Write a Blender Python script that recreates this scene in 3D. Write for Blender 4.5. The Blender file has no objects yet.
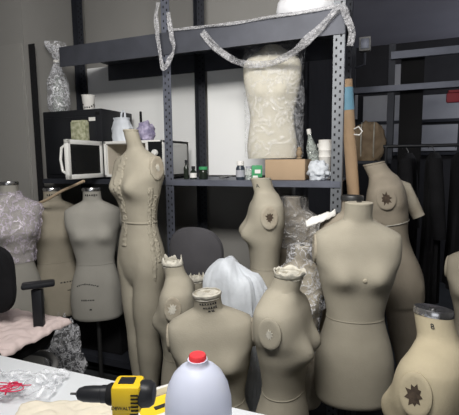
import bpy, bmesh, math, random
from mathutils import Vector, Matrix, noise
random.seed(7)
PI = math.pi
scene = bpy.context.scene
C = scene.collection

# ------------------------------------------------------------------ camera
F = 400.0
CAM = Vector((0, 0, 1.55))
YAW, PITCH, ROLL = math.radians(21), math.radians(6.7), math.radians(-0.6)
ROT = Matrix.Rotation(YAW, 3, 'Z') @ Matrix.Rotation(PI / 2 - PITCH, 3, 'X') @ Matrix.Rotation(ROLL, 3, 'Z')
cd = bpy.data.cameras.new('camera'); cam = bpy.data.objects.new('camera', cd); C.objects.link(cam)
cam.matrix_world = Matrix.Translation(CAM) @ ROT.to_4x4()
cd.sensor_fit = 'HORIZONTAL'; cd.sensor_width = 36; cd.lens = 36 * F / 459; cd.clip_start = 0.02
scene.camera = cam
def ray(px, py): return ROT @ Vector(((px - 229.5) / F, -(py - 207.5) / F, -1))
def P(px, py, d): return CAM + ray(px, py) * d
def PY(px, py, Y):
    r = ray(px, py); return CAM + r * (Y / r.y)
def PZ(px, py, z):
    r = ray(px, py); return CAM + r * ((z - CAM.z) / r.z)

# ------------------------------------------------------------------ materials
MATS = {}
def mat(name, col, rough=0.8, metal=0.0, var=0.08, vscale=6, bump=0.0, bscale=200, spec=0.3, sss=0, col2=None, trans=0, ior=1.45):
    m = bpy.data.materials.new(name); m.use_nodes = True
    n, l = m.node_tree.nodes, m.node_tree.links
    b = n['Principled BSDF']
    b.inputs['Roughness'].default_value = rough; b.inputs['Metallic'].default_value = metal
    b.inputs['Specular IOR Level'].default_value = spec; b.inputs['IOR'].default_value = ior
    if trans: b.inputs['Transmission Weight'].default_value = trans
    tc = n.new('ShaderNodeTexCoord')
    nz = n.new('ShaderNodeTexNoise'); nz.inputs['Scale'].default_value = vscale; nz.inputs['Detail'].default_value = 5
    l.new(tc.outputs['Object'], nz.inputs['Vector'])
    cr = n.new('ShaderNodeValToRGB')
    c2 = col2 or tuple(max(0, c * (1 - var * 2)) for c in col)
    cr.color_ramp.elements[0].position = .3; cr.color_ramp.elements[1].position = .65
    cr.color_ramp.elements[0].color = (*c2, 1); cr.color_ramp.elements[1].color = (*col, 1)
    l.new(nz.outputs['Fac'], cr.inputs['Fac']); l.new(cr.outputs['Color'], b.inputs['Base Color'])
    if bump:
        n2 = n.new('ShaderNodeTexNoise'); n2.inputs['Scale'].default_value = bscale; n2.inputs['Detail'].default_value = 4
        l.new(tc.outputs['Object'], n2.inputs['Vector'])
        bp = n.new('ShaderNodeBump'); bp.inputs['Strength'].default_value = bump; bp.inputs['Distance'].default_value = .01
        l.new(n2.outputs['Fac'], bp.inputs['Height']); l.new(bp.outputs['Normal'], b.inputs['Normal'])
    MATS[name] = m
    return m
def plastic(name, col, lo, hi, scale=22, rough=.18):
    """clear film: mostly see-through, with glossy milky creases"""
    m = bpy.data.materials.new(name); m.use_nodes = True
    n, l = m.node_tree.nodes, m.node_tree.links
    b = n['Principled BSDF']; out = n['Material Output']
    b.inputs['Base Color'].default_value = (*col, 1); b.inputs['Roughness'].default_value = rough
    b.inputs['Specular IOR Level'].default_value = .8
    tc = n.new('ShaderNodeTexCoord'); nz = n.new('ShaderNodeTexNoise')
    nz.inputs['Scale'].default_value = scale; nz.inputs['Detail'].default_value = 6; nz.inputs['Distortion'].default_value = 1.2
    l.new(tc.outputs['Object'], nz.inputs['Vector'])
    sb = n.new('ShaderNodeMath'); sb.operation = 'SUBTRACT'; sb.inputs[1].default_value = .5
    ab = n.new('ShaderNodeMath'); ab.operation = 'ABSOLUTE'
    l.new(nz.outputs['Fac'], sb.inputs[0]); l.new(sb.outputs[0], ab.inputs[0])
    mr = n.new('ShaderNodeMapRange'); mr.inputs[1].default_value = .0; mr.inputs[2].default_value = .06
    mr.inputs[3].default_value = hi; mr.inputs[4].default_value = lo
    l.new(ab.outputs[0], mr.inputs[0])
    bp = n.new('ShaderNodeBump'); bp.inputs['Strength'].default_value = .9; bp.inputs['Distance'].default_value = .02
    l.new(nz.outputs['Fac'], bp.inputs['Height']); l.new(bp.outputs['Normal'], b.inputs['Normal'])
    tr = n.new('ShaderNodeBsdfTransparent'); mx = n.new('ShaderNodeMixShader')
    l.new(mr.outputs[0], mx.inputs[0]); l.new(tr.outputs[0], mx.inputs[1]); l.new(b.outputs[0], mx.inputs[2])
    l.new(mx.outputs[0], out.inputs['Surface'])
    MATS[name] = m
    return m
mat('wall', (.26, .255, .242), .9, var=.04, vscale=2)
mat('wall_panel', (.27, .265, .25), .7, var=.03, vscale=2)
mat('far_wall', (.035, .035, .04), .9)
mat('lit_wall_board', (.84, .85, .85), .8, var=.02, vscale=2)  # near white: the wall's lit band is put into this colour
mat('ceiling', (.36, .355, .42), .9, var=.05, vscale=2)
mat('floor', (.045, .049, .053), .65, var=.15, vscale=4, bump=.1, bscale=60)
mat('steel_beam', (.066, .07, .085), .5, .3, var=.12, vscale=9)
mat('steel', (.13, .14, .175), .5, .35, var=.12, vscale=9)
mat('steel_light', (.155, .165, .18), .5, .3, var=.12, vscale=9)
mat('steel_dark', (.035, .038, .048), .55, .3, var=.1)
mat('hole', (.012, .012, .014), .9)
mat('linen', (0.362, 0.333, 0.266), .9, var=.07, vscale=7, bump=.12, bscale=160)
mat('linen_beige', (0.330, 0.298, 0.235), .9, var=.07, vscale=7, bump=.12, bscale=160)
mat('linen_white', (0.325, 0.315, 0.283), .9, var=.05, vscale=6, bump=.1, bscale=160)
mat('linen_yellow', (0.426, 0.372, 0.258), .9, var=.09, vscale=7, bump=.12, bscale=160)
mat('linen_tan', (0.304, 0.266, 0.209), .9, var=.1, vscale=7, bump=.15, bscale=120)
mat('linen_worn', (0.391, 0.358, 0.287), .9, col2=(.30, .26, .20), vscale=14, bump=.35, bscale=60)
mat('linen_bagged', (.52, .495, .42), .9, var=.04, vscale=6, bump=.1, bscale=160)
mat('seam', (.44, .40, .31), .9)
mat('lining', (.60, .575, .50), .9, var=.2, vscale=30, bump=.4, bscale=60)
mat('ink', (.03, .03, .032), .8)
mat('cap_metal', (.62, .62, .63), .22, .95, var=.25, vscale=25)
mat('dark_metal', (.10, .10, .10), .4, .8)
mat('black_plastic', (.016, .017, .02), .4, var=.1)
mat('black_matte', (.008, .008, .009), .85, var=.1)
mat('black_cloth', (.008, .008, .0095), .95, col2=(.004, .004, .005), vscale=9, bump=.3, bscale=40)
mat('black_window', (.012, .013, .014), .15)
mat('white_plastic', (.70, .70, .68), .4, var=.03)
mat('cream_plastic', (.55, .50, .42), .5, var=.05)
mat('white_bag', (.74, .75, .78), .45, var=.05, vscale=10, bump=.3, bscale=30)
mat('blue_white_bag', (.58, .615, .66), .5, var=.07, vscale=12, bump=.3, bscale=30)
mat('lilac_bag', (.42, .38, .52), .5, col2=(.12, .11, .2), vscale=26, bump=.3, bscale=30)
mat('cardboard', (.40, .29, .19), .9, var=.05)
mat('brown_wrap', (.30, .225, .145), .7, col2=(.17, .12, .075), vscale=8, bump=.6, bscale=25)
mat('tube_card', (.52, .36, .225), .75, var=.1, vscale=4)
mat('blue_tape', (.22, .45, .60), .5)
mat('chair_cloth', (.075, .073, .08), .9, bump=.2, bscale=300)
mat('pink_cloth', (.66, .55, .53), .9, var=.05, vscale=9, bump=.2, bscale=60)
mat('chair_grey', (.17, .17, .17), .6)
mat('table_white', (.70, .73, .76), .45, var=.03)
mat('muslin', (.68, .63, .52), .9, var=.05, vscale=9, bump=.2, bscale=60)
mat('drill_yellow', (.72, .49, .02), .4, var=.05)
mat('red_cap', (.72, .05, .06), .4, var=.04)
mat('red_thread', (.62, .03, .09), .7)
mat('jug', (.66, .70, .84), .35, var=.02, trans=.25, ior=1.3)
mat('yellow_panel', (.82, .58, .03), .5, var=.05)
mat('green_label', (.05, .30, .12), .5)
mat('dark_glass', (.016, .022, .016), .15)
mat('bottle_dark', (.035, .045, .06), .25)
mat('paper_white', (.74, .73, .70), .8, var=.03)
mat('floral_card', (.50, .50, .36), .8, col2=(.20, .22, .12), vscale=38)
mat('dark_floral', (.03, .03, .04), .6, col2=(.16, .15, .17), vscale=30, bump=.3, bscale=30)
mat('burnt', (.085, .062, .045), .9, var=.3, vscale=60)
mat('knit_dark', (.03, .03, .04), .9, bump=.4, bscale=40)
mat('stick', (.45, .35, .24), .7)
mat('frost_glass', (.40, .41, .45), .35, var=.12, vscale=2)
mat('dull_red', (.22, .03, .04), .7)
mat('hook_iron', (.03, .03, .03), .6)
plastic('film', (.85, .86, .9), .06, .6, 20)
plastic('film_bag', (.85, .86, .9), .03, .24, 14)
plastic('film_lilac', (.80, .72, .86), .14, .55, 16)
plastic('film_dark', (.34, .33, .32), .25, .75, 16)
plastic('film_band', (.50, .50, .52), .3, .75, 30, .3)
plastic('bottle_clear', (.60, .66, .62), .25, .65, 30, .08)
plastic('film_table', (.78, .8, .84), .12, .5, 18)

# ------------------------------------------------------------------ object helpers
def tag(o, label=None, cat=None, group=None, kind=None):
    if label: o['label'] = label
    if cat: o['category'] = cat
    if group: o['group'] = group
    if kind: o['kind'] = kind
    return o
def empty(name, loc, rz=0, label=None, cat=None, group=None, rx=0, ry=0):
    o = bpy.data.objects.new(name, None); C.objects.link(o)
    o.location = loc; o.rotation_euler = (rx, ry, rz); o.empty_display_size = .05
    return tag(o, label, cat, group)
def smooth_angle(me, ang=40):
    bm = bmesh.new(); bm.from_mesh(me)
    a = math.radians(ang)
    for f in bm.faces: f.smooth = True
    for e in bm.edges: e.smooth = len(e.link_faces) != 2 or e.calc_face_angle(0) < a
    bm.to_mesh(me); bm.free()
class MB:
    def __init__(s): s.bm = bmesh.new()
    def box(s, c, size, M=None, bev=0):
        r = bmesh.ops.create_cube(s.bm, size=1)
        vs = r['verts']
        bmesh.ops.scale(s.bm, vec=size, verts=vs)
        if bev:
            es = list({e for v in vs for e in v.link_edges})
            rb = bmesh.ops.bevel(s.bm, geom=es, offset=bev, segments=2, affect='EDGES', profile=.5)
            vs = list({v for f in rb['faces'] for v in f.verts} | {v for v in vs if v.is_valid})
        T = Matrix.Translation(c) @ (M.to_4x4() if M else Matrix())
        bmesh.ops.transform(s.bm, matrix=T, verts=vs)
        return s
    def loft(s, rings, cap0=True, cap1=True, closed=True):
        rv = [[s.bm.verts.new(p) for p in r] for r in rings]
        n = len(rv[0])
        for a, b in zip(rv, rv[1:]):
            for i in range(n if closed else n - 1):
                j = (i + 1) % n
                s.bm.faces.new((a[i], a[j], b[j], b[i]))
        if cap0: s.bm.faces.new(list(reversed(rv[0])))
        if cap1: s.bm.faces.new(rv[-1])
        return s
    def lathe(s, prof, c=(0, 0, 0), n=32, M=None, cap0=True, cap1=True):
        c = Vector(c); R = []
        for r, z in prof:
            q = []
            for i in range(n):
                v = Vector((r * math.cos(2 * PI * i / n), r * math.sin(2 * PI * i / n), z))
                q.append(c + (M @ v if M else v))
            R.append(q)
        return s.loft(R, cap0, cap1)
    def tube(s, pts, r, n=10, cap=True):
        pts = [Vector(p) for p in pts]; R = []
        up = None
        for i, p in enumerate(pts):
            t = (pts[min(i + 1, len(pts) - 1)] - pts[max(i - 1, 0)]).normalized()
            if up is None: up = t.orthogonal().normalized()
            up = (up - t * up.dot(t)).normalized(); w = t.cross(up)
            rr = r[i] if isinstance(r, (list, tuple)) else r
            R.append([p + up * rr * math.cos(2 * PI * k / n) + w * rr * math.sin(2 * PI * k / n) for k in range(n)])
        return s.loft(R, cap, cap)
    def grid(s, fn, nu, nv):
        g = [[s.bm.verts.new(fn(u / nu, v / nv)) for v in range(nv + 1)] for u in range(nu + 1)]
        for u in range(nu):
            for v in range(nv):
                s.bm.faces.new((g[u][v], g[u + 1][v], g[u + 1][v + 1], g[u][v + 1]))
        return s
    def build(s, name, m, parent=None, loc=(0, 0, 0), smooth=40, thick=0, M=None, rz=0):
        bmesh.ops.recalc_face_normals(s.bm, faces=s.bm.faces)
        me = bpy.data.meshes.new(name); s.bm.to_mesh(me); s.bm.free()
        smooth_angle(me, smooth)
        me.materials.append(MATS[m] if isinstance(m, str) else m)
        o = bpy.data.objects.new(name, me); C.objects.link(o)
        o.location = loc; o.rotation_euler = (0, 0, rz)
        if M is not None: o.matrix_local = M
        if parent is not None: o.parent = parent
        if thick:
            md = o.modifiers.new('solid', 'SOLIDIFY'); md.thickness = thick; md.offset = 0
        return o
def struct(o): o['kind'] = 'structure'; return o
def copy_tree(o, parent=None):
    c = o.copy(); C.objects.link(c)
    if parent is not None: c.parent = parent
    for ch in list(o.children): copy_tree(ch, c)
    return c
def nz(p, s=1.0): return noise.noise(Vector(p) * s)
def spline(keys, z):
    """Catmull-Rom over rows whose first column falls monotonically"""
    n = len(keys)
    for i in range(n - 1):
        if keys[i][0] >= z >= keys[i + 1][0]: break
    p0, p1, p2, p3 = keys[max(i - 1, 0)], keys[i], keys[i + 1], keys[min(i + 2, n - 1)]
    t = (z - p1[0]) / (p2[0] - p1[0]); out = []
    for k in range(1, len(p1)):
        h = p2[0] - p1[0]
        m1 = (p2[k] - p0[k]) / (p2[0] - p0[0]) * h if p2[0] != p0[0] else 0
        m2 = (p3[k] - p1[k]) / (p3[0] - p1[0]) * h if p3[0] != p1[0] else 0
        t2, t3 = t * t, t * t * t
        out.append((2 * t3 - 3 * t2 + 1) * p1[k] + (t3 - 2 * t2 + t) * m1 + (-2 * t3 + 3 * t2) * p2[k] + (t3 - t2) * m2)
    return out

# ------------------------------------------------------------------ dress forms
#        z      hw    front  back   yc   exponent
PROF = [(0.00, .057, .057, .057, -.024, 2.0),
        (-.05, .058, .058, .060, -.010, 2.0),
        (-.074, .066, .060, .066, -.002, 2.0),
        (-.084, .086, .063, .073, .001, 2.0),
        (-.100, .120, .068, .082, .002, 2.1),
        (-.117, .152, .074, .088, .003, 2.2),
        (-.129, .172, .078, .092, .003, 2.5),
        (-.140, .1785, .083, .096, .002, 2.8),
        (-.180, .181, .093, .104, .000, 3.0),
        (-.245, .177, .101, .106, .000, 2.8),
        (-.290, .165, .108, .104, .000, 2.3),
        (-.340, .155, .106, .098, .000, 2.2),
        (-.400, .139, .096, .090, .000, 2.1),
        (-.460, .126, .088, .084, .000, 2.1),
        (-.500, .123, .086, .084, .000, 2.1),
        (-.550, .134, .092, .094, .000, 2.1),
        (-.620, .155, .100, .112, .000, 2.2),
        (-.700, .170, .106, .122, .000, 2.2),
        (-.780, .173, .106, .118, .000, 2.2),
        (-.840, .168, .104, .110, .000, 2.2),
        (-.878, .164, .101, .106, .000, 2.2),
        (-.890, .152, .094, .098, .000, 2.2)]
PROF_M = [(0.00, .043, .043, .043, -.034, 2.0), (-.05, .044, .044, .045, -.020, 2.0), (-.090, .050, .048, .052, -.006, 2.0),
          (-.108, .072, .056, .066, .000, 2.0), (-.122, .105, .064, .078, .002, 2.1), (-.137, .142, .072, .088, .002, 2.2), (-.150, .166, .078, .093, .002, 2.4),
          (-.166, .175, .084, .098, .002, 2.6), (-.195, .177, .094, .104, .000, 2.7)] + [r for r in PROF if -.71 < r[0] < -.2] + [(-.76, .164, .100, .116, 0, 2.2), (-.80, .155, .092, .106, 0, 2.2), (-.84, .14, .076, .09, 0, 2.2), (-.88, .12, .06, .07, 0, 2.2)]
class Form:
    def __init__(s, sx=1, sy=1, sz=1, bust=.040, prof=PROF, lump=.002, seed=0, zcut=-.89):
        s.sx, s.sy, s.sz, s.bust, s.prof, s.lump, s.seed, s.zcut = sx, sy, sz, bust, prof, lump, seed, zcut
    def pt(s, a, z, off=0):
        """surface point: a = angle (0 is +x, -pi/2 is the front), z = depth below neck top (unscaled)"""
        hw, fd, bd, yc, e = spline(s.prof, z)
        c, q = math.cos(a), math.sin(a)
        x = hw * math.copysign(abs(c) ** (2 / e), c)
        y = math.copysign(abs(q) ** (2 / e), q) * (fd if q < 0 else bd)
        if q < 0:
            g = sum(math.exp(-(((x - xb) / .058) ** 2 + ((z + .305) / (.062 if z > -.305 else .048)) ** 2)) for xb in (-.078, .078))
            y -= s.bust * g * min(1, -q * 1.6)
        k = 1 + off / max(.03, math.hypot(x, y))
        l = s.lump * nz((x * 9 + s.seed, y * 9, z * 9)) if s.lump else 0
        k += l / max(.03, math.hypot(x, y))
        return Vector((x * k * s.sx, (y * k + yc) * s.sy, z * s.sz))
    def rings(s, z0=0, z1=None, n=64, off=0, wr=0, m=None):
        z1 = s.zcut if z1 is None else z1
        m = m or max(8, int((z0 - z1) / .012)); R = []
        for i in range(m + 1):
            z = z0 + (z1 - z0) * i / m; r = []
            for k in range(n):
                a = 2 * PI * k / n
                o = off
                if wr: o += wr * nz((math.cos(a) * 4 + s.seed, math.sin(a) * 4, z * 16)) + .5 * wr * nz((math.cos(a) * 11, math.sin(a) * 11 + s.seed, z * 30))
                r.append(s.pt(a, z, o))
            R.append(r)
        return R
def cap_disc(parent, form, side, m, boltm='hole', zc=-.198, rz_=.060, ry=.045, worn=False, tk=.005, out=.0, bs=1.0):
    """oval plate that closes an armhole"""
    z = zc; R = []
    base = form.pt(0 if side > 0 else PI, z)
    n = 28
    tilt = .02
    def pos(r, k, o):
        a = 2 * PI * k / n
        j = 1 + (.05 * nz((k * .9, r * 3, form.seed)) if worn else 0)
        zz = rz_ * r * j * math.sin(a) * form.sz; yy = ry * r * j * math.cos(a) * form.sy
        return Vector((base.x + side * (o - zz * tilt), base.y + yy, base.z + zz))
    prof = [(1.06, -.03), (1.04, tk * .4), (.96, tk), (.8, tk * 1.05), (.5, tk * 1.0), (.2, tk * .8)]
    mb = MB(); mb.loft([[pos(r, k, o + out) for k in range(n)] for r, o in prof], True, True)
    o = mb.build('arm_cap', m, parent)
    mb = MB(); rr = []
    for k in range(18):
        q = random.uniform(.17, .24) if k % 2 else random.uniform(.26, .40)
        rr.append(q)
    def star(k, o):
        a = 2 * PI * k / 18
        return Vector((base.x + side * (o + out), base.y + ry * bs * rr[k] * math.cos(a) * form.sy, base.z + rz_ * bs * rr[k] * math.sin(a) * form.sz))
    mb.loft([[star(k, tk * .7) for k in range(18)], [star(k, tk * 1.25) for k in range(18)]], True, True)
    mb.build('cap_bolt', boltm, o)
    return o
def torn_collar(parent, form, m='lining', h=.03, flare=.006, seed=1):
    n = 48
    tips = [max(0, .35 + 1.5 * nz((math.cos(2 * PI * k / n) * 2.2, math.sin(2 * PI * k / n) * 2.2, seed * 1.7)) + .5 * nz((k * .8, seed, 2))) for k in range(n)]
    R = []
    for z, o, tip in ((-.016, .0005, 0), (-.008, .002, 0), (.0, .003 + flare * .4, .25), (.004, flare, 1)):
        r = []
        for k in range(n):
            a = 2 * PI * k / n
            p = form.pt(a, min(0, z), o + (.004 * nz((k * .7, z * 50, seed))))
            p.z = z * form.sz + tip * h * tips[k]
            r.append(p)
        R.append(r)
    mb = MB(); mb.loft(R, False, False)
    o = mb.build('torn_collar', m, parent, thick=.002)
    # frayed stuffing inside the neck
    mb = MB()
    R = []
    for r_, z in ((.98, -.02), (.9, -.002), (.6, .004), (.3, .002), (.12, -.008)):
        R.append([Vector((lambda p: (p.x * r_, p.y * r_ + 0, z + .006 * nz((k * .6, r_ * 5, seed))))(form.pt(2 * PI * k / 24, 0))) for k in range(24)])
    mb.loft(R, True, True); mb.build('stuffing', m, parent)
    return o
def neck_disc(parent, form, m, h=.006, r=1.0, hole=True, name='neck_cap', dip=.0):
    mb = MB(); R = []
    for q, z in ((1.0 * r, -.004), (1.02 * r, h * .5), (.97 * r, h), (.6 * r, h - dip), (.2, h - dip)):
        R.append([Vector((form.pt(2 * PI * k / 32, 0).x * q, (form.pt(2 * PI * k / 32, 0).y - form.prof[0][4] * form.sy) * q + form.prof[0][4] * form.sy, z)) for k in range(32)])
    mb.loft(R, True, True); o = mb.build(name, m, parent)
    if hole:
        mb = MB(); mb.lathe([(.010, h - dip - .004), (.012, h - dip + .004), (.006, h - dip + .005)], (0, form.prof[0][4] * form.sy, 0), 16)
        mb.build('cap_screw', 'dark_metal', o)
    return o
def band(parent, form, z, name='waist_seam', m='seam', w=.004, off=.0012):
    mb = MB(); mb.loft(form.rings(z + w / 2, z - w / 2, 64, off, m=2), False, False)
    return mb.build(name, m, parent, thick=.001)
def vseam(parent, form, a, z0, z1, m='seam', w=.0022):
    mb = MB(); n = 50
    def fn(u, v):
        z = z0 + (z1 - z0) * u
        return form.pt(a + (v - .5) * w / .1, z, .0012)
    mb.grid(fn, n, 1); return mb.build('seam', m, parent, thick=.0008)
def marks(parent, form, rows, name='printed_marks', m='ink', h=.012):
    """illegible rows of small dark print lying on the cloth: rows of (a0, a1, z, arc, count)"""
    mb = MB(); rnd = random.Random(3)
    for a0, a1, z, arc, cnt in rows:
        for i in range(cnt):
            t = (i + .5) / cnt; a = a0 + (a1 - a0) * t; zz = z + arc * (1 - (2 * t - 1) ** 2)
            da = abs(a1 - a0) / cnt * .36; hh = h * rnd.uniform(.55, 1)
            for q in range(2):
                o = rnd.uniform(-.4, .4)
                va = [form.pt(a - da + q * da, zz - hh / 2, .0012), form.pt(a - da * .2 + q * da, zz - hh / 2, .0012),
                      form.pt(a - da * .2 + q * da + o * da, zz + hh / 2, .0012), form.pt(a - da + q * da + o * da, zz + hh / 2, .0012)]
                mb.bm.faces.new([mb.bm.verts.new(p) for p in va])
    return mb.build(name, m, parent, thick=.0006)
def text_mesh(body, size):
    c = bpy.data.curves.new('lettering', 'FONT'); c.body = body; c.size = size; c.extrude = .0006; c.align_x = 'CENTER'
    t = bpy.data.objects.new('lettering', c); C.objects.link(t)
    dg = bpy.context.evaluated_depsgraph_get(); me = bpy.data.meshes.new_from_object(t.evaluated_get(dg)); bpy.data.objects.remove(t)
    me.materials.append(MATS['ink']); return me
def text_on(parent, form, body, size, a, z, name, fx):
    me = text_mesh(body, size)
    for v in me.vertices: v.co = form.pt(a + v.co.x / .056, z + v.co.y, .0014 + v.co.z)
    o = bpy.data.objects.new(name, me); C.objects.link(o); o.parent = parent; return fx(o)
def stand(parent, ztop, zneck, base_r=.12):
    """pole and round iron base, from the floor up into the body; parent origin on floor"""
    mb = MB(); mb.lathe([(.014, .02), (.014, ztop + .12)], n=14); mb.build('stand_pole', 'dark_metal', parent)
    mb = MB(); mb.lathe([(base_r, 0), (base_r, .012), (base_r * .8, .022), (.03, .03), (.022, .06)], n=32); mb.build('stand_base', 'hook_iron', parent)
def body_mesh(form, n=64):
    mb = MB(); mb.loft(form.rings(n=n)); return mb
def put(px, py, d):
    """floor point below a spot seen at pixel (px,py) and depth d, and that spot's height"""
    p = P(px, py, d); return Vector((p.x, p.y, 0)), p.z
def face_cam(loc): return math.atan2(-loc.x, loc.y)      # rz that turns a form's front to the camera
def make_form(name, label, px, py, d, turn, m, form, cap='plain', caps=(), group='tailor dress forms', pole=True, seams=True, capm=None, tilt=(0, 0), zneck=None, worn=False, boltm='hole', cath='dress form', th=.014, tf=.005, bs=1.0):
    loc, z = put(px, py, d)
    if zneck: z = zneck
    root = empty(name, loc, face_cam(loc) + math.radians(turn), label, cath, group)
    # parts are offset so that the neck top sits at height z
    mb = MB(); mb.loft(form.rings())
    tz = Matrix.Translation((0, 0, z)) @ Matrix.Rotation(tilt[0], 4, 'X') @ Matrix.Rotation(tilt[1], 4, 'Y')
    body = mb.build('body', m, root, M=tz)
    subs = []
    def fix(o): o.matrix_local = tz; return o
    if cap == 'plain': fix(neck_disc(root, form, capm or m))
    elif cap == 'metal':
        fix(neck_disc(root, form, 'cap_metal', h=.016, r=1.03, dip=.005))
    elif cap == 'collar':
        fix(neck_disc(root, form, 'dark_metal', h=.02, r=1.12, dip=.01))
    elif cap == 'torn':
        k = fix(torn_collar(root, form, seed=int(px), h=th, flare=tf))
        for ch in root.children:
            if ch.name.startswith('stuffing'): fix(ch)
    for side in caps:
        fix(cap_disc(root, form, side, capm or ('linen_worn' if worn else m), worn=worn, boltm=boltm, bs=bs))
    if seams:
        fix(band(root, form, -.50, m=m))
    if pole: stand(root, z + form.zcut * form.sz, z)
    return root, z, fix

# ================================================================== SETTING
ZC = 2.95
def slab(name, a, b, m):
    a, b = Vector(a), Vector(b); mb = MB()
    mb.box((a + b) / 2, tuple(b - a)); return struct(mb.build(name, m))
slab('floor', (-3.2, -2.6, -.1), (3.3, 5.7, 0), 'floor')
slab('ceiling', (-3.2, -2.6, ZC), (3.3, 5.7, ZC + .1), 'ceiling')
slab('wall_back', (-3.0, 2.80, 0), (-.60, 2.92, ZC), 'wall')
slab('wall_left', (-3.15, -2.6, 0), (-3.0, 2.92, ZC), 'wall')
slab('wall_pillar', (-3.0, 2.17, 0), (-2.335, 2.80, ZC), 'wall')
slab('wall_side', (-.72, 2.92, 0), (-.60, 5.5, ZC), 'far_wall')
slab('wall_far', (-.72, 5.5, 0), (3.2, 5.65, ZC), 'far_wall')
slab('wall_right', (3.15, -2.6, 0), (3.3, 5.5, ZC), 'wall')
slab('wall_front', (-3.0, -2.6, 0), (3.15, -2.5, ZC), 'wall')
zp = PY(33, 42, 2.17).z
slab('trim_1', (-3.0, 2.15, 0), (-2.345, 2.17, zp), 'wall_panel')

# far window: dull frosted panes between dark bars
wr = empty('window_1', PY(420, 110, 5.48)); struct(wr)
wl = wr.location.copy()
def pane(x0, y0, x1, y1, Y=5.485):
    a, b = PY(x0, y1, Y), PY(x1, y0, Y)
    mb = MB(); mb.box((a + b) / 2 - wl, (abs(b.x - a.x), .02, abs(b.z - a.z))); mb.build('pane', 'frost_glass', wr)
for q in ((362, 95, 390, 152), (393, 64, 404, 89), (393, 95, 404, 152), (421, 93, 464, 120), (421, 124, 458, 151), (312, 86, 331, 96), (318, 100, 330, 108), (338, 95, 358, 120)): pane(*q)
for py_ in (90, 122, 154):
    a, b = PY(330, py_, 5.46), PY(470, py_, 5.46)
    mb = MB(); mb.box((PY(400, py_, 5.46)) - wl, (b.x - a.x + .3, .04, .035)); mb.build('window_bar', 'steel_dark', wr)

# ================================================================== SHELVING UNIT
YF, YR = 2.2, 2.7
XP = [PY(42, 150, YF).x, PY(165, 150, YF).x, PY(342, 150, YF).x]
XP[0] = -2.325
ZS = PY(250, 180.5, YF).z          # lower shelf top
ZT0, ZT1 = PY(200, 51, YF).z, PY(200, 28, YF).z   # upper beam
su = empty('shelving_unit', ((XP[0] + XP[2]) / 2, (YF + YR) / 2, 0), 0, 'grey slotted steel shelving unit against the back wall', 'shelving')
so = su.location.copy()
def slotted(x, y, front, m, side=1):
    mb = MB(); w = .055; t = .004; z1 = 2.86 if not (front and x < -2) else zp
    mb.box(Vector((x + side * w / 2, y, z1 / 2)) - so, (w, t, z1))
    mb.box(Vector((x, y + (w / 2 if front else -w / 2), z1 / 2)) - so, (t, w, z1))
    o = mb.build('post', m, su)
    hb = MB(); fy = y - (t / 2 + .0006 if front else t / 2 + .0006)
    for k in range(int((z1 - .1) / .04)):
        z = .06 + k * .04
        hb.box(Vector((x + side * w * .3, fy, z)) - so, (.009, .0012, .013))
        hb.box(Vector((x + side * w * .72, fy, z + .02)) - so, (.009, .0012, .013))
    hb.build('slot_holes', 'hole', o)
    return o
for i, x in enumerate(XP):
    slotted(x, YF, True, ('black_matte', 'steel', 'steel_light')[i], side=(1, 1, -1)[i])
    slotted(x, YR, False, 'steel_dark', side=(1, 1, -1)[i])
def shelf(z, x0, x1, lip, m='steel'):
    mb = MB()
    mb.box(Vector(((x0 + x1) / 2, (YF + YR) / 2, z - .004)) - so, (x1 - x0, YR - YF - .012, .008))
    mb.box(Vector(((x0 + x1) / 2, YF - .006, z - lip / 2)) - so, (x1 - x0, .006, lip))
    mb.box(Vector(((x0 + x1) / 2, YR + .004, z - lip / 2)) - so, (x1 - x0, .004, lip))
    return mb.build('shelf', m, su)
shelf(ZS, XP[0] + .06, XP[1] - .004, .032, 'steel_dark')
shelf(ZS, XP[1] + .004, XP[2] - .004, .034, 'steel')
shelf(ZT1, PY(60, 50, YF).x, XP[2], ZT1 - ZT0, 'steel_beam')
shelf(.16, XP[0] + .06, XP[1] - .004, .04, 'steel_dark')

for x0_, x1_ in ((XP[0] + .05, XP[1] - .01), (XP[1] + .06, -.62)):  # added boards, their white stands in for light on the wall between shelves
    mb = MB(); mb.box(Vector(((x0_ + x1_) / 2, YR + .035, (ZS + ZT1) / 2)) - so, (x1_ - x0_, .012, ZT1 - ZS - .02)); mb.build('lit_wall_board', 'lit_wall_board', su)
# ---- small strips, bags and boxes on / hanging from the shelf
def ribbon(pts, w, m, name, seed=0, n=60, parent=None, tw=.6, sub=3):
    pts = [Vector(p) for p in pts]
    def cr(t):
        t *= len(pts) - 1; i = min(int(t), len(pts) - 2); f = t - i
        p0, p1, p2, p3 = pts[max(i - 1, 0)], pts[i], pts[i + 1], pts[min(i + 2, len(pts) - 1)]
        return .5 * ((2 * p1) + (p2 - p0) * f + (2 * p0 - 5 * p1 + 4 * p2 - p3) * f * f + (3 * p1 - p0 - 3 * p2 + p3) * f ** 3)
    def fn(u, v):
        p = cr(u); t = (cr(min(1, u + .01)) - cr(max(0, u - .01))).normalized()
        s_ = Vector((0, -1, 0)).cross(t); s_ = s_.normalized() if s_.length > .01 else Vector((1, 0, 0))
        a = tw * nz((u * 5, seed, 0)) * 2; nn = t.cross(s_)
        ww = w * (1 + .35 * nz((u * 7, seed, 4)))
        off = (v - .5) * ww
        return p + (s_ * math.cos(a) + nn * math.sin(a)) * off + nn * .4 * ww * nz((u * 12, v * 3, seed))
    mb = MB(); mb.grid(fn, n, 6); return mb.build(name, m, parent, thick=.0012)
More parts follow.
